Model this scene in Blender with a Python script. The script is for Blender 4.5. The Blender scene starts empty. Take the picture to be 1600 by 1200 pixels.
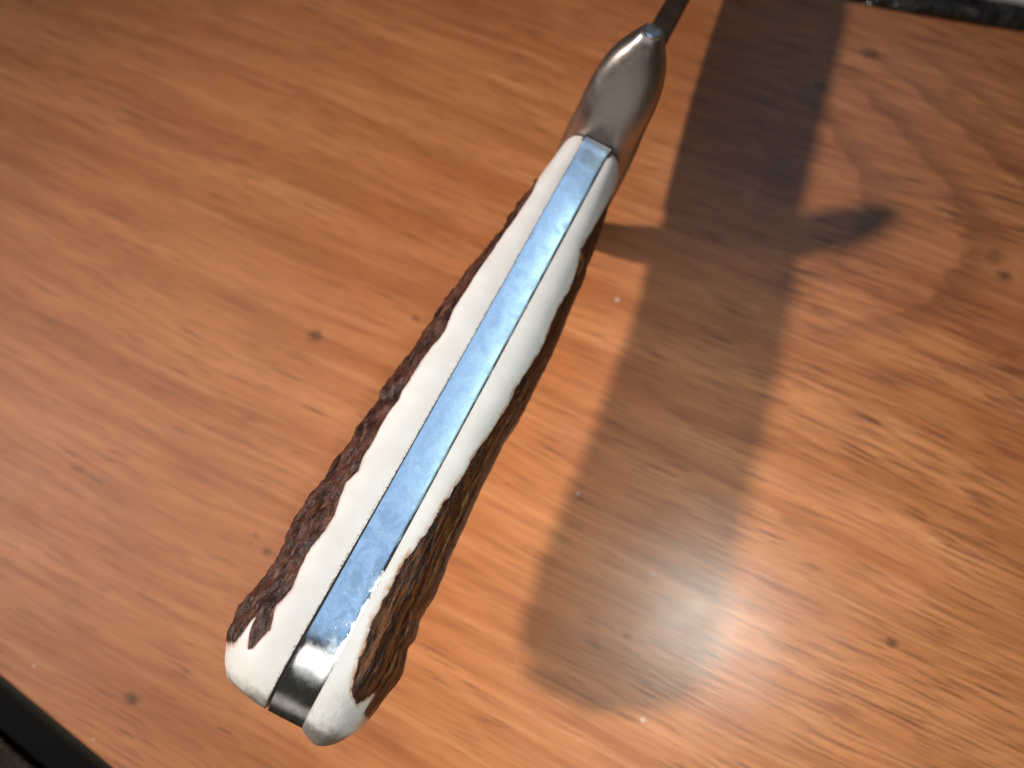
import bpy, bmesh, math, random
import numpy as np
from mathutils import Matrix, Vector, noise

S = bpy.context.scene
COL = S.collection
MM = 0.001
random.seed(4)

# ------------------------------------------------------------------ camera
cam_d = bpy.data.cameras.new('camera')
cam = bpy.data.objects.new('camera', cam_d)
COL.objects.link(cam)
cam.matrix_world = Matrix(((0.998, 0.020, 0.064, 0.0),
                           (0.000, 0.956, -0.294, 0.0),
                           (-0.067, 0.294, 0.953, 0.153886),
                           (0, 0, 0, 1)))
cam_d.sensor_width = 36.0
cam_d.lens = 36.0 * 1155 / 1600
cam_d.clip_start = 0.005
cam_d.clip_end = 20
cam_d.dof.use_dof = True
cam_d.dof.focus_distance = 0.102
cam_d.dof.aperture_fstop = 13.5
cam_d.dof.aperture_blades = 7
S.camera = cam

# ------------------------------------------------------------------ light
wd = bpy.data.worlds.new('World')
S.world = wd
wd.use_nodes = True
bg = wd.node_tree.nodes['Background']
bg.inputs['Color'].default_value = (0.86, 0.80, 0.62, 1)   # dim room
bg.inputs['Strength'].default_value = 0.052

def lamp(name, kind, loc, target, power, color, **kw):
    d = bpy.data.lights.new(name, kind)
    d.energy = power
    d.color = color
    for k, val in kw.items():
        setattr(d, k, val)
    o = bpy.data.objects.new(name, d)
    COL.objects.link(o)
    o.location = loc
    o.rotation_euler = (Vector(target) - Vector(loc)).to_track_quat('-Z', 'Y').to_euler()
    return o

# warm desk lamp to the left, a room lamp overhead and a bluish window beyond
lamp('desk_lamp', 'SPOT', (-1.975, 0.046, 1.965), (-0.020, 0.040, 0.0), 385.0, (1.0, 0.90, 0.82),
     shadow_soft_size=0.092, spot_size=math.radians(7.6), spot_blend=1.0)
lamp('ceiling_lamp', 'SPOT', (0.066, -0.036, 0.31), (0.025, -0.008, 0.0), 2.35, (0.93, 1.0, 0.94),
     shadow_soft_size=0.010, spot_size=math.radians(38), spot_blend=1.0)
win = lamp('window_light', 'AREA', (0.21, 0.37, 0.80), (0.21, 0.37, 0.0), 0.98, (0.32, 0.52, 0.80),
           shape='RECTANGLE', size=0.28, size_y=0.84)
win.rotation_euler = (0, 0, math.radians(-26))
win = lamp('window_pane_light', 'AREA', (0.345, 0.370, 0.79), (0.345, 0.370, 0.0), 0.14, (0.62, 0.95, 0.95),
           shape='RECTANGLE', size=0.085, size_y=0.52)
win.rotation_euler = (0, 0, math.radians(-23))

lamp('tang_glint_light', 'AREA', (-0.012, -0.135, 0.53), (-0.03, -0.005, 0.055), 0.16, (1.0, 0.97, 0.93),  # unseen light added for the white highlight on the tang's rounded end
     shape='DISK', size=0.14)
lamp('guard_fill_light', 'AREA', (-0.55, -1.05, 0.29), (0.0, 0.07, 0.06), 0.75, (1.0, 0.86, 0.76),  # added fill behind the camera, brightens the guard's rear face
     shape='RECTANGLE', size=1.1, size_y=0.5)

S.view_settings.view_transform = 'Standard'
S.view_settings.look = 'None'
S.view_settings.exposure = 0.0
S.view_settings.gamma = 1.0
S.view_settings.use_curve_mapping = False
S.render.engine = 'CYCLES'
S.cycles.max_bounces = 6
S.cycles.use_denoising = True

# ------------------------------------------------------------------ helpers
class NT:
    """small wrapper for building node materials"""
    def __init__(self, name):
        self.m = bpy.data.materials.new(name)
        self.m.use_nodes = True
        self.t = self.m.node_tree
        self.b = self.t.nodes['Principled BSDF']
    def n(self, typ, **kw):
        nd = self.t.nodes.new(typ)
        for k, val in kw.items():
            setattr(nd, k, val)
        return nd
    def put(self, sock, val):
        if isinstance(val, bpy.types.NodeSocket):
            self.t.links.new(val, sock)
        elif val is not None:
            if hasattr(sock.default_value, '__len__') and not hasattr(val, '__len__'):
                val = (val,) * len(sock.default_value)
            sock.default_value = val
    def math(self, op, a, b=None, c=None, clamp=False):
        nd = self.n('ShaderNodeMath', operation=op, use_clamp=clamp)
        for i, val in enumerate((a, b, c)):
            self.put(nd.inputs[i], val)
        return nd.outputs[0]
    def vmath(self, op, a, b=None):
        nd = self.n('ShaderNodeVectorMath', operation=op)
        self.put(nd.inputs[0], a)
        self.put(nd.inputs[1], b)
        return nd.outputs['Value'] if op in ('LENGTH', 'DOT_PRODUCT') else nd.outputs[0]
    def comb(self, x, y, z):
        nd = self.n('ShaderNodeCombineXYZ')
        for i, val in enumerate((x, y, z)):
            self.put(nd.inputs[i], val)
        return nd.outputs[0]
    def sep(self, vec):
        nd = self.n('ShaderNodeSeparateXYZ')
        self.put(nd.inputs[0], vec)
        return nd.outputs[0], nd.outputs[1], nd.outputs[2]
    def noise(self, vec, scale=1.0, detail=2.0, rough=0.5, dist=0.0):
        nd = self.n('ShaderNodeTexNoise')
        self.put(nd.inputs['Vector'], vec)
        nd.inputs['Scale'].default_value = scale
        nd.inputs['Detail'].default_value = detail
        nd.inputs['Roughness'].default_value = rough
        nd.inputs['Distortion'].default_value = dist
        return nd.outputs[0]
    def ss(self, x, lo, hi, a=0.0, b=1.0):
        nd = self.n('ShaderNodeMapRange', interpolation_type='SMOOTHSTEP')
        for i, val in enumerate((x, lo, hi, a, b)):
            self.put(nd.inputs[i], val)
        return nd.outputs[0]
    def mix(self, f, a, b, blend='MIX'):
        nd = self.n('ShaderNodeMix', data_type='RGBA', blend_type=blend)
        self.put(nd.inputs[0], f)
        self.put(nd.inputs[6], a)
        self.put(nd.inputs[7], b)
        return nd.outputs[2]
    def attr(self, name):
        return self.n('ShaderNodeAttribute', attribute_name=name).outputs['Fac']
    def obj_mm(self):
        return self.vmath('MULTIPLY', self.n('ShaderNodeTexCoord').outputs['Object'], (1000, 1000, 1000))
    def bump(self, height, strength=0.3, dist=0.0005, normal=None):
        nd = self.n('ShaderNodeBump')
        nd.inputs['Strength'].default_value = strength
        nd.inputs['Distance'].default_value = dist
        self.put(nd.inputs['Height'], height)
        if normal is not None:
            self.put(nd.inputs['Normal'], normal)
        return nd.outputs[0]
    def set(self, **kw):
        for k, val in kw.items():
            self.put(self.b.inputs[k.replace('_', ' ')], val)
        return self.m

def C(r, g, b):
    return (r, g, b, 1.0)

def mesh_obj(name, verts, faces, mat, parent=None, smooth=True, attrs=None, sharp=None):
    me = bpy.data.meshes.new(name)
    me.from_pydata([tuple(map(float, p)) for p in verts], [], faces)
    me.materials.append(mat)
    for k, arr in (attrs or {}).items():
        at = me.attributes.new(k, 'FLOAT', 'POINT')
        at.data.foreach_set('value', np.asarray(arr, dtype=np.float32))
    bm = bmesh.new()
    bm.from_mesh(me)
    bmesh.ops.recalc_face_normals(bm, faces=bm.faces)
    bm.to_mesh(me)
    bm.free()
    me.polygons.foreach_set('use_smooth', [smooth] * len(me.polygons))
    if smooth and sharp:
        me.set_sharp_from_angle(angle=math.radians(sharp))
    me.update()
    o = bpy.data.objects.new(name, me)
    COL.objects.link(o)
    o.parent = parent
    return o

def empty(name, label, category):
    o = bpy.data.objects.new(name, None)
    o.empty_display_size = 0.01
    COL.objects.link(o)
    o['label'] = label
    o['category'] = category
    return o

def loft(rings, cap0=True, cap1=True, closed=True):
    """rings of equal length -> verts, faces"""
    k = len(rings[0])
    V = [p for r in rings for p in r]
    F = []
    for i in range(len(rings) - 1):
        for j in range(k if closed else k - 1):
            a, b = i * k + j, i * k + (j + 1) % k
            F.append((a, b, b + k, a + k))
    if cap0:
        F.append(tuple(range(k - 1, -1, -1)))
    if cap1:
        F.append(tuple(range((len(rings) - 1) * k, len(rings) * k)))
    return V, F

# ------------------------------------------------------------------ materials
def wood_material():
    t = NT('varnished_wood')
    p = t.obj_mm()
    x, y, z = t.sep(p)
    ca, sa = math.cos(math.radians(-26)), math.sin(math.radians(-26))
    g = t.math('ADD', t.math('MULTIPLY', x, ca), t.math('MULTIPLY', y, sa))      # along the grain
    h = t.math('ADD', t.math('MULTIPLY', x, -sa), t.math('MULTIPLY', y, ca))     # across it
    def gv(gs, hs, hh, off=0.0):
        return t.comb(t.math('DIVIDE', g, gs), t.math('DIVIDE', hh, hs), off)
    # the grain fans out a little from left to right and waves
    h1 = t.math('ADD', h, t.math('MULTIPLY', t.math('SUBTRACT', t.noise(gv(120, 70, h, 3.1), 1, 1), 0.5), 11))
    h2 = t.math('ADD', h1, t.math('MULTIPLY', t.math('SUBTRACT', t.noise(gv(30, 9, h, 7.7), 1, 2), 0.5), 1.6))
    broad = t.noise(gv(150, 9, h2, 1.0), 1, 3, 0.55)
    mid = t.noise(gv(36, 1.8, h2, 2.0), 1, 3, 0.6)
    fine = t.noise(gv(15, 0.58, h2, 4.0), 1, 2, 0.6)
    pore = t.noise(gv(12, 0.42, h2, 9.0), 1, 1, 0.5)
    blot = t.noise(gv(26, 14, h, 12.0), 1, 2, 0.5)
    col = t.mix(t.ss(broad, 0.30, 0.70), C(0.40, 0.137, 0.046), C(0.54, 0.213, 0.082))
    col = t.mix(t.math('MULTIPLY', t.ss(mid, 0.47, 0.70), t.math('MULTIPLY_ADD', t.ss(x, 0, 90), .22, .40)), col, C(0.255, 0.083, 0.033))
    col = t.mix(t.math('MULTIPLY', t.ss(mid, 0.30, 0.46, 1, 0), 0.40), col, C(0.60, 0.285, 0.135))
    col = t.mix(t.math('MULTIPLY', t.ss(fine, 0.51, 0.64), t.math('MULTIPLY_ADD', t.ss(x, -20, 70), .40, .32)), col, C(0.190, 0.060, 0.025))
    # open pores are denser towards the right-hand boards
    right = t.ss(x, -10, 95)
    pm = t.ss(t.math('ADD', pore, t.math('MULTIPLY', right, 0.055)), 0.63, 0.70)
    pm = t.math('MULTIPLY', pm, t.ss(t.noise(gv(40, 25, h, 20.0), 1, 1), 0.36, 0.60))
    col = t.mix(t.math('MULTIPLY', pm, 0.72), col, C(0.050, 0.020, 0.012))
    col = t.mix(t.math('MULTIPLY', t.ss(blot, 0.50, 0.76), 0.22), col, C(0.22, 0.075, 0.034))
    # growth-ring tongues on the right-hand side
    hc = t.math('SUBTRACT', h2, 105.0)
    tongue = t.math('SUBTRACT', g, t.math('MULTIPLY', t.math('MULTIPLY', hc, hc), -0.030))
    tongue = t.math('ADD', tongue, t.math('MULTIPLY', t.math('SUBTRACT', t.noise(gv(7, 5, h, 30.0), 1, 3), 0.5), 9))
    fr = t.math('FRACT', t.math('DIVIDE', tongue, 23.0))
    tm = t.math('MULTIPLY', t.ss(fr, 0.0, 0.10), t.ss(fr, 0.10, 0.62, 1, 0))
    dx, dy = t.math('SUBTRACT', x, 85.0), t.math('SUBTRACT', y, 90.0)
    rr = t.math('SQRT', t.math('ADD', t.math('MULTIPLY', dx, dx), t.math('MULTIPLY', dy, dy)))
    tm = t.math('MULTIPLY', tm, t.ss(rr, 22, 52, 1, 0))
    col = t.mix(t.math('MULTIPLY', tm, 0.44), col, C(0.135, 0.042, 0.018))
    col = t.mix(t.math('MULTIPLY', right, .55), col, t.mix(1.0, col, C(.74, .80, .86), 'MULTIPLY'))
    # knots, dents and specks at their places
    dark = None
    spn = t.math('MULTIPLY', t.math('SUBTRACT', t.noise(p, 1.1, 3, .6), 0.5), 1.5)
    for (sx, sy, rg, rh, st) in SPOTS:
        ex, ey = t.math('SUBTRACT', x, sx), t.math('SUBTRACT', y, sy)
        eg = t.math('DIVIDE', t.math('ADD', t.math('MULTIPLY', ex, ca), t.math('MULTIPLY', ey, sa)), rg)
        eh = t.math('DIVIDE', t.math('ADD', t.math('MULTIPLY', ex, -sa), t.math('MULTIPLY', ey, ca)), rh)
        r2 = t.math('SQRT', t.math('ADD', t.math('MULTIPLY', eg, eg), t.math('MULTIPLY', eh, eh)))
        r2 = t.math('ADD', r2, spn)
        msk = t.math('MULTIPLY', t.ss(r2, 0.2, 1.2, 1, 0), st)
        dark = msk if dark is None else t.math('MAXIMUM', dark, msk)
    col = t.mix(t.math('MULTIPLY', dark, .85), col, C(0.055, 0.024, 0.016))
    pale = None
    for (sx, sy, rg) in DINGS:
        ex, ey = t.math('SUBTRACT', x, sx), t.math('SUBTRACT', y, sy)
        r2 = t.math('DIVIDE', t.math('SQRT', t.math('ADD', t.math('MULTIPLY', ex, ex), t.math('MULTIPLY', ey, ey))), rg)
        msk = t.ss(r2, 0.5, 1.2, 1, 0)
        pale = msk if pale is None else t.math('MAXIMUM', pale, msk)
    col = t.mix(t.math('MULTIPLY', pale, 0.7), col, C(0.62, 0.48, 0.42))
    sx_ = t.math('ADD', t.math('MULTIPLY', x, .5), t.math('MULTIPLY', y, .87))
    sy_ = t.math('SUBTRACT', t.math('MULTIPLY', y, .5), t.math('MULTIPLY', x, .87))
    hair = t.ss(t.noise(t.comb(t.math('DIVIDE', sx_, 9), t.math('DIVIDE', sy_, .22), 5), 1, 1), .77, .80)
    dust = t.ss(t.noise(p, 1.3, 1), .80, .84)
    col = t.mix(t.math('MULTIPLY', t.math('MAXIMUM', hair, dust), .30), col, C(.62, .46, .36))
    hgt = t.math('SUBTRACT', t.math('MULTIPLY', fine, 0.5), t.math('ADD', pm, t.math('MULTIPLY', pale, 1.5)))
    hgt = t.math('ADD', t.noise(t.comb(t.math('DIVIDE', g, 9), t.math('DIVIDE', h, .5), 0), 1, 2), t.math('MULTIPLY', t.noise(p, .05, 2), 4))
    # the varnish is worn duller on the left-hand boards
    rough = t.math('ADD', t.ss(x, -15, -85, 0.28, 0.54), t.math('MULTIPLY', t.math('SUBTRACT', t.noise(p, 0.12, 3), 0.5), 0.06))
    nrm = t.bump(hgt, 0.35, 0.00008)
    return t.set(Base_Color=col, Roughness=rough, Normal=nrm, IOR=1.5,
                 Specular_IOR_Level=0.25)

SPOTS = [(-55.1, 59.9, 2.1, 1.9, .80), (-32.2, 63.6, 1.2, 0.9, .7), (-61.6, 12.0, 1.2, 1.0, .75),
         (-64.3, 15.4, .9, .7, .6), (-65.2, 13.6, .6, .5, .5), (-86.2, -16.6, 2.0, 1.3, .92), (62.4, -5.7, 1.6, 1.2, .85),
         (66.5, -8.2, 4.6, .40, .6), (77.3, 129.6, 3.4, 2.0, .92), (64.3, 121.1, 2.4, 1.7, .7),
         (97.2, 70.1, 2.2, 1.6, .8), (96.0, 74.5, 2.0, 2.6, .45), (90.0, 84.0, 2.4, 1.4, .5),
         (6.0, -6.3, 2.2, .65, .6), (12.4, -4.5, 1.5, .7, .55), (15.0, -5.6, 1.2, .5, .5),
         (3.6, 22.4, 1.2, .7, .45), (-106, 30, 2.2, 1.0, .5), (58, -17, 5.0, .35, .7), (40.0, 40.0, 4.5, .4, .4),
         (0.5, -14.0, 16, .40, .62), (-4.0, 10.0, 8, .30, .4)]
DINGS = [(13.3, 66.8, .55), (14.5, -19.6, .55), (18.0, 7.2, .40), (3.4, 23.4, .35), (-93.0, -24.0, .30), (-108.0, -10.5, .35)]

def bark_material(name, right):
    t = NT(name)
    p = t.obj_mm()
    x, y, z = t.sep(p)
    bd, ph = t.attr('bark_edge'), t.attr('around')
    streak = t.noise(t.comb(t.math('DIVIDE', x, 2.6), t.math('DIVIDE', y, .5), t.math('DIVIDE', z, .5)), 1, 3, .65, .5)
    speck = t.noise(p, 3.2, 3, .65)
    lump = t.noise(t.comb(t.math('DIVIDE', x, 6.0), t.math('DIVIDE', y, 2.2), t.math('DIVIDE', z, 2.2)), 1, 3, .6, .5)
    jag = t.noise(t.comb(t.math('DIVIDE', x, 1.6), t.math('DIVIDE', y, .7), t.math('DIVIDE', z, .7)), 1, 3, .65)
    jamp = 1.6 if right else 0.75
    e = t.math('ADD', bd, t.math('MULTIPLY', t.math('SUBTRACT', jag, 0.5), jamp))
    inside = t.ss(e, -0.10, 0.16)
    halo = t.ss(e, -1.1 if right else -0.75, 0.10)
    # ivory
    fog = t.noise(p, .22, 3, .55)
    ivory = t.mix(t.ss(fog, .35, .7), C(.765, .735, .70), C(.815, .80, .78))
    grain = t.noise(t.comb(t.math('DIVIDE', x, 2.4), t.math('DIVIDE', y, .16), t.math('DIVIDE', z, .5)), 1, 2)
    dirt_u = t.math('MULTIPLY', t.ss(x, 8.0 if right else 3.0, 0.0 if right else -1.0), t.ss(grain, .44, .66))
    ivory = t.mix(t.math('MULTIPLY', dirt_u, .30 if right else .15), ivory, C(.33, .28, .22))
    rim = t.ss(t.math('ADD', x, t.math('MULTIPLY', t.math('SUBTRACT', t.noise(p, .7, 3), .5), 2.5)), .6, -1.6)
    ivory = t.mix(t.math('MULTIPLY', rim, .85), ivory, C(.11, .085, .06))
    # grime rubbed into the joint beside the tang
    joint = t.math('MULTIPLY', t.ss(ph, .020, .0), t.ss(speck, .48, .60))
    ivory = t.mix(t.math('MULTIPLY', joint, .8 if not right else .25), ivory, C(.10, .08, .05))
    smudge = t.math('MULTIPLY', t.ss(t.noise(p, .42, 2), .70, .78), t.ss(speck, .42, .62))
    ivory = t.mix(t.math('MULTIPLY', smudge, .25), ivory, C(.42, .36, .26))
    hm = t.math('MULTIPLY', halo, t.ss(t.noise(p, .5, 2), .3, .6, .25, .9) if right else .6)
    col = t.mix(hm, ivory, C(.46, .20, .055) if right else C(.47, .21, .10))
    # bark
    if right:
        b = t.mix(t.ss(streak, .35, .62), C(.013, .006, .005), C(.090, .028, .010))
        b = t.mix(t.math('MULTIPLY', t.ss(speck, .55, .75), .6), b, C(.012, .007, .006))
        b = t.mix(t.math('MULTIPLY', t.ss(t.noise(t.comb(t.math('DIVIDE', x, 5.0), t.math('DIVIDE', y, .9), t.math('DIVIDE', z, .9)), 1, 3, .65, 1.0), .50, .60), .8), b, C(.010, .006, .005))
        b = t.mix(t.math('MULTIPLY', t.ss(lump, .56, .70), .55), b, C(.21, .080, .024))
        amb = t.noise(t.comb(t.math('DIVIDE', x, 7.0), t.math('DIVIDE', y, .7), t.math('DIVIDE', z, .8)), 1, 3, .7, .6)
        am = t.math('MULTIPLY', t.ss(amb, .53, .63), t.math('MULTIPLY', t.ss(e, .3, 1.6), t.ss(x, 62, 35, .35, 1)))
        b = t.mix(t.math('MULTIPLY', am, .65), b, C(.27, .088, .022))
        rphi = t.math('ADD', ph, t.math('MULTIPLY', t.math('SUBTRACT', lump, .5), .22))
        ridge = t.math('MULTIPLY', t.ss(t.math('ABSOLUTE', t.math('SUBTRACT', rphi, .80)), .055, .015), t.ss(x, 58, 44))
        ridge = t.math('MULTIPLY', ridge, t.ss(speck, .60, .45, .15, 1))
        b = t.mix(t.math('MULTIPLY', t.math('MULTIPLY', ridge, t.ss(t.noise(p, .35, 2), .42, .58, .1, 1)), .75), b, C(.36, .22, .085))
        tanp = t.math('MULTIPLY', t.ss(t.math('ABSOLUTE', t.math('SUBTRACT', x, 76.0)), 3.6, 1.0), t.ss(ph, .85, .62))
        b = t.mix(t.math('MULTIPLY', tanp, t.ss(lump, .40, .56)), b, C(.42, .25, .10))
    else:
        b = t.mix(t.ss(lump, .34, .64), C(.026, .011, .009), C(.125, .046, .030))
        b = t.mix(t.math('MULTIPLY', t.ss(speck, .53, .72), .55), b, C(.016, .010, .010))
        b = t.mix(t.math('MULTIPLY', t.ss(streak, .60, .76), .55), b, C(.21, .085, .048))
        tan = t.ss(t.noise(t.comb(t.math('DIVIDE', x, 2.6), t.math('DIVIDE', y, 1.0), t.math('DIVIDE', z, 1.3)), 1, 1), .66, .76)
        b = t.mix(t.math('MULTIPLY', tan, .6), b, C(.33, .15, .065))
        gro = t.ss(t.noise(t.comb(t.math('DIVIDE', x, 4.5), t.math('DIVIDE', y, .8), t.math('DIVIDE', z, .9)), 1, 3, .6, .8), .52, .62)
        b = t.mix(t.math('MULTIPLY', gro, .75), b, C(.010, .007, .007))
    col = t.mix(inside, col, b)
    hb = t.math('MULTIPLY', inside, t.math('ADD', t.math('MULTIPLY', streak, 1.0), t.math('MULTIPLY', speck, .8)))
    rough = t.math('ADD', .44, t.math('MULTIPLY', inside, t.math('SUBTRACT', t.math('MULTIPLY', speck, .5), .36)))
    return t.set(Base_Color=col, Roughness=rough, Normal=t.bump(hb, .8, .00022), IOR=1.5,
                 Specular_IOR_Level=.35)

def steel(name, base, rough, scratch=0.3, brush=(40, .12, .12), rvar=.15, dark=None, polished=False):
    t = NT(name)
    p = t.obj_mm()
    x, y, z = t.sep(p)
    br = t.noise(t.comb(t.math('DIVIDE', x, brush[0]), t.math('DIVIDE', y, brush[1]), t.math('DIVIDE', z, brush[2])), 1, 3, .6)
    cl = t.noise(p, .35, 3, .6, .4)
    cl2 = t.noise(p, 1.6, 3, .65)
    cr = t.noise(t.comb(t.math('DIVIDE', t.math('ADD', x, y), .9), t.math('DIVIDE', t.math('SUBTRACT', x, t.math('MULTIPLY', y, 2)), .10), 0), 1, 2)
    rough_s = t.math('ADD', rough, t.math('MULTIPLY', t.ss(cl, .35, .68), rvar))
    rough_s = t.math('ADD', rough_s, t.math('MULTIPLY', t.ss(cr, .62, .74), .16))
    hgt = t.math('ADD', t.math('MULTIPLY', br, .5), t.math('ADD', t.math('MULTIPLY', cl2, .35), t.math('MULTIPLY', cr, .25)))
    col = t.mix(t.ss(cl2, .4, .7), base, C(base[0] * .92, base[1] * .92, base[2] * .925))
    if dark:
        pit = t.ss(t.noise(p, dark[0], 3, .6, .6), dark[1], dark[1] + .05)
        col = t.mix(t.math('MULTIPLY', pit, .85), col, C(.03, .022, .02))
    nrm = t.bump(hgt, scratch, .00003)
    if polished:
        rough_s = t.math('ADD', rough_s, t.math('MULTIPLY', t.ss(x, 9, 3), .10))
        haze = t.noise(t.comb(t.math('DIVIDE', x, 3.2), t.math('DIVIDE', y, 2.4), 0), 1, 4, .65, .8)
        col = t.mix(t.math('MULTIPLY', t.ss(haze, .42, .66), t.ss(x, 50, 18, .06, .50)), col, C(.33, .37, .40))
        scr = t.noise(t.comb(t.math('DIVIDE', t.math('ADD', x, t.math('MULTIPLY', y, .4)), 6), t.math('DIVIDE', y, .07), 0), 1, 2)
        col = t.mix(t.math('MULTIPLY', t.ss(scr, .62, .70), .5), col, C(.92, .93, .94))
        gl = t.n('ShaderNodeBsdfAnisotropic', distribution='BECKMANN')
        t.put(gl.inputs['Color'], col)
        t.put(gl.inputs['Roughness'], rough_s)
        t.put(gl.inputs['Normal'], nrm)
        t.t.links.new(gl.outputs[0], t.t.nodes['Material Output'].inputs['Surface'])
        return t.m
    return t.set(Base_Color=col, Metallic=1.0, Roughness=rough_s, Normal=nrm)

M_WOOD = wood_material()
M_LEFT = bark_material('antler_left_side', False)
M_RIGHT = bark_material('antler_right_side', True)
M_TANG = steel('polished_tang_steel', C(.78, .79, .80), .12, .05, brush=(9, .22, .5), rvar=.10, polished=True)
M_GUARD = steel('satin_guard_steel', C(.44, .39, .365), .33, .40, brush=(.25, .25, 14), rvar=.08, dark=(.45, .74))
M_FACET = steel('polished_facet_steel', C(.72, .74, .77), .13, .5)
M_BLADE = steel('blade_steel', C(.16, .085, .055), .45, .4)

def plain(name, col, rough, spec=.5, bump=None, coat=0.0):
    t = NT(name)
    nz = t.noise(t.obj_mm(), bump[0] if bump else .4, 4, .6)
    c2 = C(col[0] * .6, col[1] * .6, col[2] * .6)
    return t.set(Base_Color=t.mix(nz, c2, C(*col)), Roughness=rough, Specular_IOR_Level=spec, Coat_Weight=coat,
                 Normal=t.bump(nz, bump[1], bump[2]) if bump else None)

M_LINER = plain('dark_joint_filler', (.020, .016, .012), .7)
M_EDGE = plain('dark_edge_band', (.014, .012, .007), .6, .12, bump=(.8, .3, .0002))
M_PLAST = plain('black_glossy_plastic', (.016, .012, .010), .05, bump=(.16, 1.0, .0045))
M_PAPER = plain('pale_grey_sheet', (.55, .56, .58), .5)
M_LEATHER = plain('dark_brown_leather', (.040, .022, .015), .40, .35, bump=(.7, 1.0, .0018))
M_STRIP = plain('gap_black', (.004, .004, .005), .6, .04, bump=(.6, .3, .0003))  # near black, darkness of the gap put into the colour

# ------------------------------------------------------------------ table
# near-left edge of the table top runs parallel to the grain
E0, E1 = Vector((-0.114877, -0.012344, 0)), Vector((-0.088428, -0.029062, 0))
ed = (E1 - E0).normalized()
en = Vector((-ed.y, ed.x, 0))
if en.x < 0:
    en = -en                       # points on to the table
a0 = E0 - ed * 0.35
a1 = E0 + ed * 0.55
table = empty('table', 'varnished orange brown wooden table under the knife', 'table')

def strip(name, profile, mat, parent, p0, p1, inward, **kw):
    """extrude a profile of (distance outward in mm, height in mm) along an edge"""
    rings = []
    for base in (p0, p1):
        rings.append([base - inward * (d * MM) + Vector((0, 0, hh * MM)) for d, hh in profile])
    V, F = loft(rings)
    return mesh_obj(name, V, F, mat, parent, True, sharp=35, **kw)

far = 0.50
top_prof = [(-far * 1000, 0)] + [(-.6 + .6 * math.sin(q), -.6 + .6 * math.cos(q)) for q in np.linspace(0, math.pi / 2, 7)] + [(0, -3.0), (-far * 1000, -3.0)]
strip('tabletop', top_prof, M_WOOD, table, a0, a1, en)
rim_prof = [(-1, -1.2), (.0, -1.1), (1.0, -1.15), (2.0, -1.5), (2.7, -2.3), (3.0, -3.4), (3.0, -9), (-1, -9)]
band = strip('edge_band', rim_prof, M_EDGE, table, a0, a1, en)
band['label'] = 'dark edge band along the near left side of the table'

# ------------------------------------------------------------------ dark leather below the table edge
cush = empty('leather_cushion', 'dark brown leather surface with a welted seam below the table edge', 'cushion')
cz = -12.0
rng = np.random.default_rng(3)
def zl(d):
    return cz - 2.2 * max(0, 10.3 - d) ** .5 if d < 10.3 else cz
nx_, ny_ = 90, 60
V, F = [], []
L0 = E0 - ed * 0.06
for i in range(nx_):
    for j in range(ny_):
        s_, d = i / (nx_ - 1) * 170, 16.2 + j / (ny_ - 1) * 70
        pt = L0 + ed * (s_ * MM) - en * (d * MM)
        wr = noise.fractal(Vector((s_ * .12, d * .12, 1.3)), 1.0, 2.0, 4) * 1.1 + 3.2 * (1 - math.exp(-(d - 16.2) / 9))
        V.append((pt.x, pt.y, (cz + wr) * MM))
for i in range(nx_ - 1):
    for j in range(ny_ - 1):
        a = i * ny_ + j
        F.append((a, a + 1, a + ny_ + 1, a + ny_))
mesh_obj('cover', V, F, M_LEATHER, cush)
wp = [(15.0 + 0.8 * math.cos(q), cz + .3 + 1.0 * math.sin(q)) for q in np.linspace(0, 2 * math.pi, 14, endpoint=False)]
strip('welt', wp, M_LEATHER, cush, L0, L0 + ed * .17, en)
strip('dark_gap_panel', [(-30, cz - 2), (15.4, cz - .6), (15.4, cz - 20), (-30, cz - 20)], M_STRIP, cush, L0, L0 + ed * .17, en)  # added black panel that keeps the gap below the table edge dark

# ------------------------------------------------------------------ knife
P0 = Vector((-34.421, -11.539, 56.511)) * MM
U = Vector((0.425, 0.896, -0.127)).normalized()
Wv = Vector((0.232, 0.028, 0.972))
Wv = (Wv - U * Wv.dot(U)).normalized()
Yv = Wv.cross(U)                                       # local y points to the knife's left flank
knife = empty('knife', 'stag antler handled hunting knife standing spine up on the wooden table', 'knife')
knife.matrix_world = Matrix(((U.x, Yv.x, Wv.x, P0.x), (U.y, Yv.y, Wv.y, P0.y), (U.z, Yv.z, Wv.z, P0.z), (0, 0, 0, 1)))
LEN = 98.5
TH = 2.5                                               # half thickness of the tang

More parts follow.
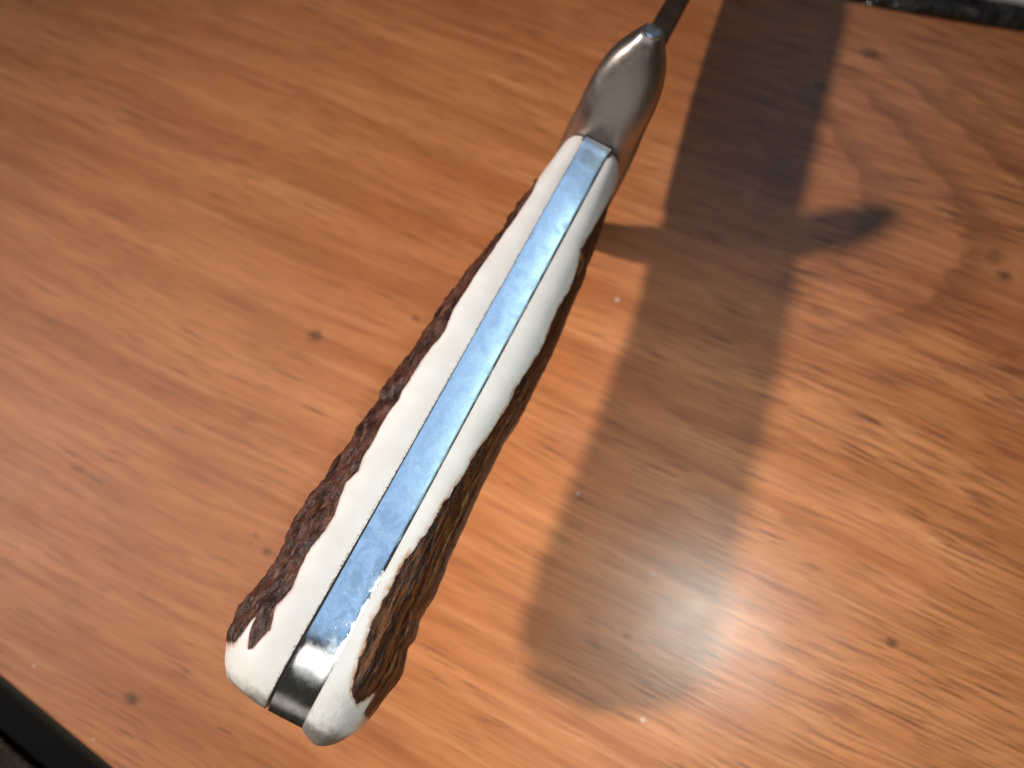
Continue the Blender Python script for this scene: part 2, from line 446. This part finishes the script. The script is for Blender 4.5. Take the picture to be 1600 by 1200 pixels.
VL = [(-2.0, 3.4), (-1.8, 6.2), (-1.4, 8.3), (-0.9, 10.1), (0.6, 11.3), (2.1, 12.05), (3.6, 12.74), (6.4, 13.3), (9.2, 13.03), (11.2, 12.26), (15.2, 12.19), (18.0, 12.58), (20.5, 12.81), (24.7, 12.87), (28.2, 12.26), (31.2, 12.39), (34.3, 11.77), (37.2, 12.02), (39.7, 11.74), (42.4, 10.83), (43.3, 11.53), (45.7, 11.51), (47.3, 11.3), (50.1, 11.11), (52.9, 10.55), (56.4, 10.69), (59.4, 10.5), (61.5, 10.2), (66.3, 9.97), (71.6, 8.86), (74.9, 8.35), (81.7, 7.76), (88.4, 7.15), (96.5, 6.32), (98.5, 6.2)]
VR = [(-3.0, 5.7), (-2.9, 6.3), (-2.6, 6.9), (-2.1, 7.5), (-1.4, 8.1), (0.2, 9.15), (2.1, 9.97), (5.8, 10.78), (9.2, 11.51), (12.0, 10.72), (12.6, 10.38), (14.2, 10.88), (16.0, 10.46), (16.8, 10.03), (20.0, 10.43), (23.1, 10.41), (26.0, 9.96), (34.5, 9.63), (40.1, 9.4), (43.5, 9.38), (46.4, 9.3), (50.0, 9.83), (56.2, 9.8), (62.6, 9.76), (66.5, 9.54), (72.7, 9.15), (78.0, 8.91), (79.9, 8.34), (83.0, 8.21), (88.1, 7.7), (94.5, 6.75), (97.6, 6.35), (98.5, 5.9)]
BL = [(2.6, .95), (3.3, .60), (3.9, .426), (5.6, .355), (7.1, .308), (9.9, .434), (12.7, .387), (15.5, .45), (17.3, .45), (21.0, .371), (23.5, .371), (26.2, .45), (28.1, .52), (30.2, .418), (32.9, .497), (36.1, .505), (39.6, .544), (42.3, .56), (44.8, .52), (48.3, .536), (52.6, .528), (54.8, .458), (56.9, .505), (59.6, .568), (61.6, .576), (64.2, .568), (70.5, .623), (75.5, .702), (77.8, .654), (85.0, .662), (89, .9), (93, 1.4)]
BR = [(2.5, 1.0), (4.0, .52), (5.0, .363), (6.5, .269), (8.8, .19), (10.3, .206), (12.8, .143), (14.3, .127), (16.2, .143), (17.7, .143), (19.6, .143), (22.3, .135), (24.8, .198), (27.5, .269), (30.5, .292), (33.5, .339), (37.2, .41), (40.7, .434), (44.8, .552), (48.6, .576), (52.5, .536), (57.5, .623), (61.4, .67), (64.4, .615), (67.3, .583), (72.1, .678), (75.2, .646), (78.9, .458), (82.1, .552), (87.7, .678), (92, .84), (95.9, 1.15), (98, 1.5)]
PW = 2.5

def height(u):
    return float(np.interp(u, [-3, 0, 15, 50, 85, 100], [22, 23, 24, 22.5, 22.5, 24]))
def wtop(u, end=-.8):
    x = min(max((12.0 - u) / (12.0 - end), 0), 1)
    return -7 * (1 - (1 - x ** 3.0) ** .5)
def smooth_tab(tab, u):
    a, b = zip(*tab)
    return float(np.mean([np.interp(u + e, a, b) for e in (-.4, 0, .4)])) if tab[1][0] + 2 < u < 97 else float(np.interp(u, a, b))

def make_scale(right):
    tab, btab = (VR, BR) if right else (VL, BL)
    sg = -1 if right else 1                           # local y: left flank positive
    end = tab[0][0]
    us = np.concatenate([np.linspace(end, end + 4, 22)[:-1], np.linspace(end + 4, LEN, 330)])
    ph = np.concatenate([np.linspace(0, 1.75, 100)[:-1], np.linspace(1.75, math.pi, 34)])
    V, BD, PH = [], [], []
    k = len(ph)
    for u in us:
        Vw = smooth_tab(tab, u)
        wt = wtop(u, end - .05)
        # far end next to the guard is softly rounded
        if u > LEN - 2.5:
            x = (u - (LEN - 2.5)) / 2.5
            wt -= (.7 if right else .25) * x * x
        hh = (height(u) + wt) / 2
        if u < 6:
            x = min((6 - u) / (6 - end), 1)
            hh *= 1 - .22 * x * x
        pb = float(np.interp(u, *zip(*btab)))
        gap = .0
        if not right:
            gap = float(np.interp(u, [-2, 8, 30, 60, 98], [.50, .40, .16, .05, .03]))
        inner = TH + .025 + gap
        if right and u < -1.6:
            inner += 2.6 * ((-1.6 - u) / 1.4) ** 1.3
        for a in ph:
            s = abs(math.sin(a)) ** (2 / PW)
            c = math.cos(a)
            y = inner + max(Vw - inner, .05) * s
            w = wt - hh + hh * math.copysign(abs(c) ** (2 / PW), c)
            # signed distance (mm) from the edge of the bark
            loc = max(Vw, 3) * .95 + 2.2
            d = min(a - pb, (math.pi - .55) - a) * loc
            if not right:                              # pale notch between the two lobes near the butt
                ue = np.interp(a, [.3, .43, .50, .56, .61, .655, .72, .82, 1.0, 1.3, 1.8], [4.4, 3.6, 3.9, 5.2, 7.8, 6.4, 4.3, 3.4, 3.0, 2.6, 2.4])
            else:
                ue = np.interp(a, [.2, .36, .50, .62, .70, .77, .86, 1.0, 1.3, 1.8], [6, 4.6, 3.7, 4.0, 5.2, 6.6, 3.6, 2.8, 2.6, 2.4])
            d = min(d, (u - ue) * .55)
            disp = 0.0
            m = min(max((d + .15) / .9, 0), 1)
            if m > 0:
                q = Vector((u, a * 9, 5.0 if right else 0.0))
                if right:
                    n1 = noise.fractal(Vector((q.x * .09, q.y * .75, q.z)), 1.0, 2.0, 3)
                    n2 = noise.fractal(Vector((q.x * .55, q.y * 1.7, q.z + 3)), 1.0, 2.0, 2)
                    disp = m * (.20 * n1 + .11 * n2 - .12)
                    disp += m * .14 * math.exp(-((a - .80) / .05) ** 2) * (1 if u < 55 else 0)
                else:
                    n1 = noise.fractal(Vector((q.x * .22, q.y * .45, q.z)), 1.0, 2.0, 3)
                    n2 = noise.fractal(Vector((q.x * .45, q.y * 1.4, q.z + 3)), 1.0, 2.0, 3)
                    n3 = abs(noise.noise(Vector((q.x * .22 + 9, q.y * .75, q.z))))
                    disp = m * (.62 * n1 + .30 * n2 - .75 * n3 + .08)
            f = s
            ny, nw = math.sin(a), math.cos(a) * .8
            V.append((u * MM, sg * (y + disp * ny) * MM, (w + disp * nw) * MM))
            BD.append(d)
            PH.append(a)
    F = []
    for i in range(len(us) - 1):
        for j in range(k):
            a, b = i * k + j, i * k + (j + 1) % k
            F.append((a, b, b + k, a + k))
    F.append(tuple(range(k - 1, -1, -1)))
    F.append(tuple(range((len(us) - 1) * k, len(us) * k)))
    o = mesh_obj('handle_scale', V, F, M_RIGHT if right else M_LEFT, knife, True, {'bark_edge': BD, 'around': PH}, sharp=70)
    o['label'] = ('right antler scale with streaky dark brown bark and a pale ridge' if right
                  else 'left antler scale with knobbly purple brown bark')
    return o

def make_tang():
    us = np.concatenate([np.linspace(-1.9, 1, 30)[:-1], np.linspace(1, 13, 50)[:-1], np.linspace(13, LEN, 60)])
    ys = np.linspace(-1, 1, 17)
    rings = []
    for u in us:
        wt = wtop(u, -2.1) + .02
        if u > LEN - 1.6:                             # small polished lip against the guard
            wt += .10 + .22 * (u - (LEN - 1.6)) / 1.6
        wb = wt - (height(u) + wt) + .4
        crown = [(yy, wt + .025 * (1 - yy ** 2) - .025 * max(0, (abs(yy) - .9) / .1) ** 2) for yy in ys]
        r = [(u * MM, -yy * TH * MM, z * MM) for yy, z in crown]
        r += [(u * MM, -TH * MM, wb * MM), (u * MM, TH * MM, wb * MM)]
        rings.append(r)
    V, F = loft(rings)
    o = mesh_obj('tang', V, F, M_TANG, knife, True, sharp=40)
    o['label'] = 'polished steel tang strip along the spine between the antler scales'

def make_liner(side):
    rings = []
    for u in np.linspace(-.6, LEN, 50):
        gap = float(np.interp(u, [-2, 8, 30, 60, 98], [.50, .40, .16, .05, .03])) if side > 0 else 0.0
        y0, y1 = TH + .004, TH + .025 + gap + .25
        wt = wtop(u, -1.6) - .10 - .25 * gap
        wb = wt - height(u) + 3
        rings.append([(u * MM, side * yy * MM, w * MM) for yy, w in ((y0, wt), (y1, wt), (y1, wb), (y0, wb))])
    V, F = loft(rings)
    mesh_obj('liner', V, F, M_LINER, knife, False)

def slices(tabs, n=26, p=2.3):
    """stack of superellipse slices: (w, u_rear, u_front, half width)"""
    rings = []
    for w, ur, uf, hw in tabs:
        r = []
        for j in range(n):
            a = 2 * math.pi * j / n
            c, s = math.cos(a), math.sin(a)
            r.append((((ur + uf) / 2 + (uf - ur) / 2 * math.copysign(abs(c) ** (2 / p), c)) * MM,
                      hw * math.copysign(abs(s) ** (2 / p), s) * MM, w * MM))
        rings.append(r)
    return rings

def cubic(tab, ws):
    """smooth interpolation of table rows over the first column"""
    tab = np.array(tab, float)
    out = []
    for w in ws:
        cols = [w]
        for k in range(1, tab.shape[1]):
            xs, y_ = tab[:, 0], tab[:, k]
            m = np.gradient(y_, xs)
            i = int(np.clip(np.searchsorted(xs, w) - 1, 0, len(xs) - 2))
            hgt = xs[i + 1] - xs[i]
            tt = (w - xs[i]) / hgt
            cols.append((2 * tt ** 3 - 3 * tt ** 2 + 1) * y_[i] + (tt ** 3 - 2 * tt ** 2 + tt) * hgt * m[i]
                        + (-2 * tt ** 3 + 3 * tt ** 2) * y_[i + 1] + (tt ** 3 - tt ** 2) * hgt * m[i + 1])
        out.append(cols)
    return out

def make_guard():
    Lg = LEN + .02
    tab = [(-43.6, 8.2, 11.2, 1.6), (-42.6, 7.2, 11.8, 2.9), (-39, 5.2, 11.6, 4.6), (-34, 2.6, 10.2, 5.7), (-28, .3, 8.6, 6.2),
           (-22, 0, 7.6, 6.6), (-12, 0, 7.2, 6.8), (-2, 0, 7.4, 6.5), (3.0, .5, 8.2, 6.1), (7, 1.9, 9.3, 5.95), (10.5, 3.5, 10.2, 5.35),
           (13.2, 4.9, 10.8, 4.3), (15.2, 6.1, 11.1, 3.0), (16.6, 7.0, 11.0, 2.1), (17.3, 7.7, 10.7, 1.65)]
    rows = cubic(tab, np.concatenate([np.linspace(-43.6, -42, 6), np.linspace(-41, 14, 60), np.linspace(14.3, 17.3, 16)]))
    rows = [(w, Lg + max(ur, 0), Lg + uf, hw) for w, ur, uf, hw in rows]
    V, F = loft(slices(rows, 56, 2.9))
    g = mesh_obj('guard', V, F, M_GUARD, knife, True, sharp=50)
    g['label'] = 'satin steel guard with a leaf shaped quillon curving up from the spine'
    # polished flat at the end of the upper quillon
    fr = [(17.25, Lg + 7.66, Lg + 10.7, 1.66), (17.5, Lg + 7.74, Lg + 10.5, 1.60), (17.72, Lg + 8.1, Lg + 10.2, 1.30)]
    V, F = loft(slices(fr, 28, 2.2))
    ft = mesh_obj('tip_facet', V, F, M_FACET, g, True, sharp=25)

def make_blade():
    rings = []
    for u in np.linspace(LEN + 4, LEN + 138, 60):
        x = (u - LEN - 4) / 134
        spine = -1.0 - 9 * max(0, x - .45) ** 2 / .3025 * 1.6
        edge = -25.5 + (.5 if x < .08 else 0) - 1.5 * math.sin(math.pi * min(x / .8, 1)) + 0
        tip = max(0, (x - .72) / .28)
        edge += 8.5 * tip ** 2.4
        if spine - edge < .6:
            mid = (spine + edge) / 2
            spine, edge = mid + .3, mid - .3
        hs = 2.35 * (1 - .5 * x)
        he = .12
        hm = hs * .9
        wm = spine + (edge - spine) * .35
        prof = [(-hs * .8, spine), (hs * .8, spine), (hs, spine - .25), (hm, wm), (he, edge), (-he, edge), (-hm, wm), (-hs, spine - .25)]
        rings.append([(u * MM, yy * MM, w * MM) for yy, w in prof])
    V, F = loft(rings)
    b = mesh_obj('blade', V, F, M_BLADE, knife, True, sharp=30)
    b['label'] = 'dark steel blade seen along its spine beyond the guard'

make_tang()
make_scale(False)
make_scale(True)
make_liner(1)
make_liner(-1)
make_guard()
make_blade()

# ------------------------------------------------------------------ glossy packet in the far corner
packet = empty('packet', 'glossy black plastic packet with pale grey top at the far right corner', 'packet')
k0, k1 = Vector((0.0745, 0.1455, 0)), Vector((0.118, 0.1335, 0))
kd = (k1 - k0).normalized()
kn = Vector((-kd.y, kd.x, 0))
n_u, n_v = 90, 50
V, F = [], []
for i in range(n_u):
    for j in range(n_v):
        s_ = i / (n_u - 1)
        q = j / (n_v - 1)
        along = (s_ - .12) * 115
        out = q * 60
        r0 = 5.0
        prof = 3.0 * (1 - math.exp(-out / 1.6)) + .7 * math.sin(out * .9 + along * .05) * math.exp(-out / 10)
        endf = 1 - math.exp(-max(along + 14, 0) / 6)
        fold = noise.fractal(Vector((along * .07, out * .22, 2.0)), 1.0, 2.0, 3) * 1.1
        bow = -1.0 * math.sin(along * .07) + noise.noise(Vector((along * .05, 7.7, 0))) * .8
        pt = k0 + kd * (along * MM) + kn * ((out + bow) * MM)
        zz = .1 + max(prof * endf + fold * (1 - math.exp(-out / 2.5)) * endf, 0)
        V.append((pt.x, pt.y, zz * MM))
top = len(V)
for i in range(n_u):
    for j in (0, n_v - 1):
        p_ = V[i * n_v + j]
        V.append((p_[0], p_[1], .0001))
for i in range(n_u - 1):
    for j in range(n_v - 1):
        a = i * n_v + j
        F.append((a, a + 1, a + n_v + 1, a + n_v))
    a = top + i * 2
    F.append((i * n_v, (i + 1) * n_v, a + 2, a))
    F.append((i * n_v + n_v - 1, (i + 1) * n_v + n_v - 1, a + 3, a + 1))
    F.append((a, a + 2, a + 3, a + 1))
mesh_obj('wrapper', V, F, M_PLAST, packet)
c0 = k0 + kd * (.020) + kn * .0012
rings = []
for zz, gsh in ((3.0, 0), (4.2, 0), (4.35, .3)):
    rings.append([tuple(c0 + kd * (x_ * MM) + kn * (y_ * MM) + Vector((0, 0, zz * MM))) for x_, y_ in
                  ((0 + gsh, 3.6 + gsh), (62 - gsh, .8 + gsh), (62 - gsh, 50), (0 + gsh, 50))])
V, F = loft(rings)
pn = mesh_obj('top_sheet', V, F, M_PAPER, packet, False)
pn['label'] = 'pale grey sheet on top of the packet'
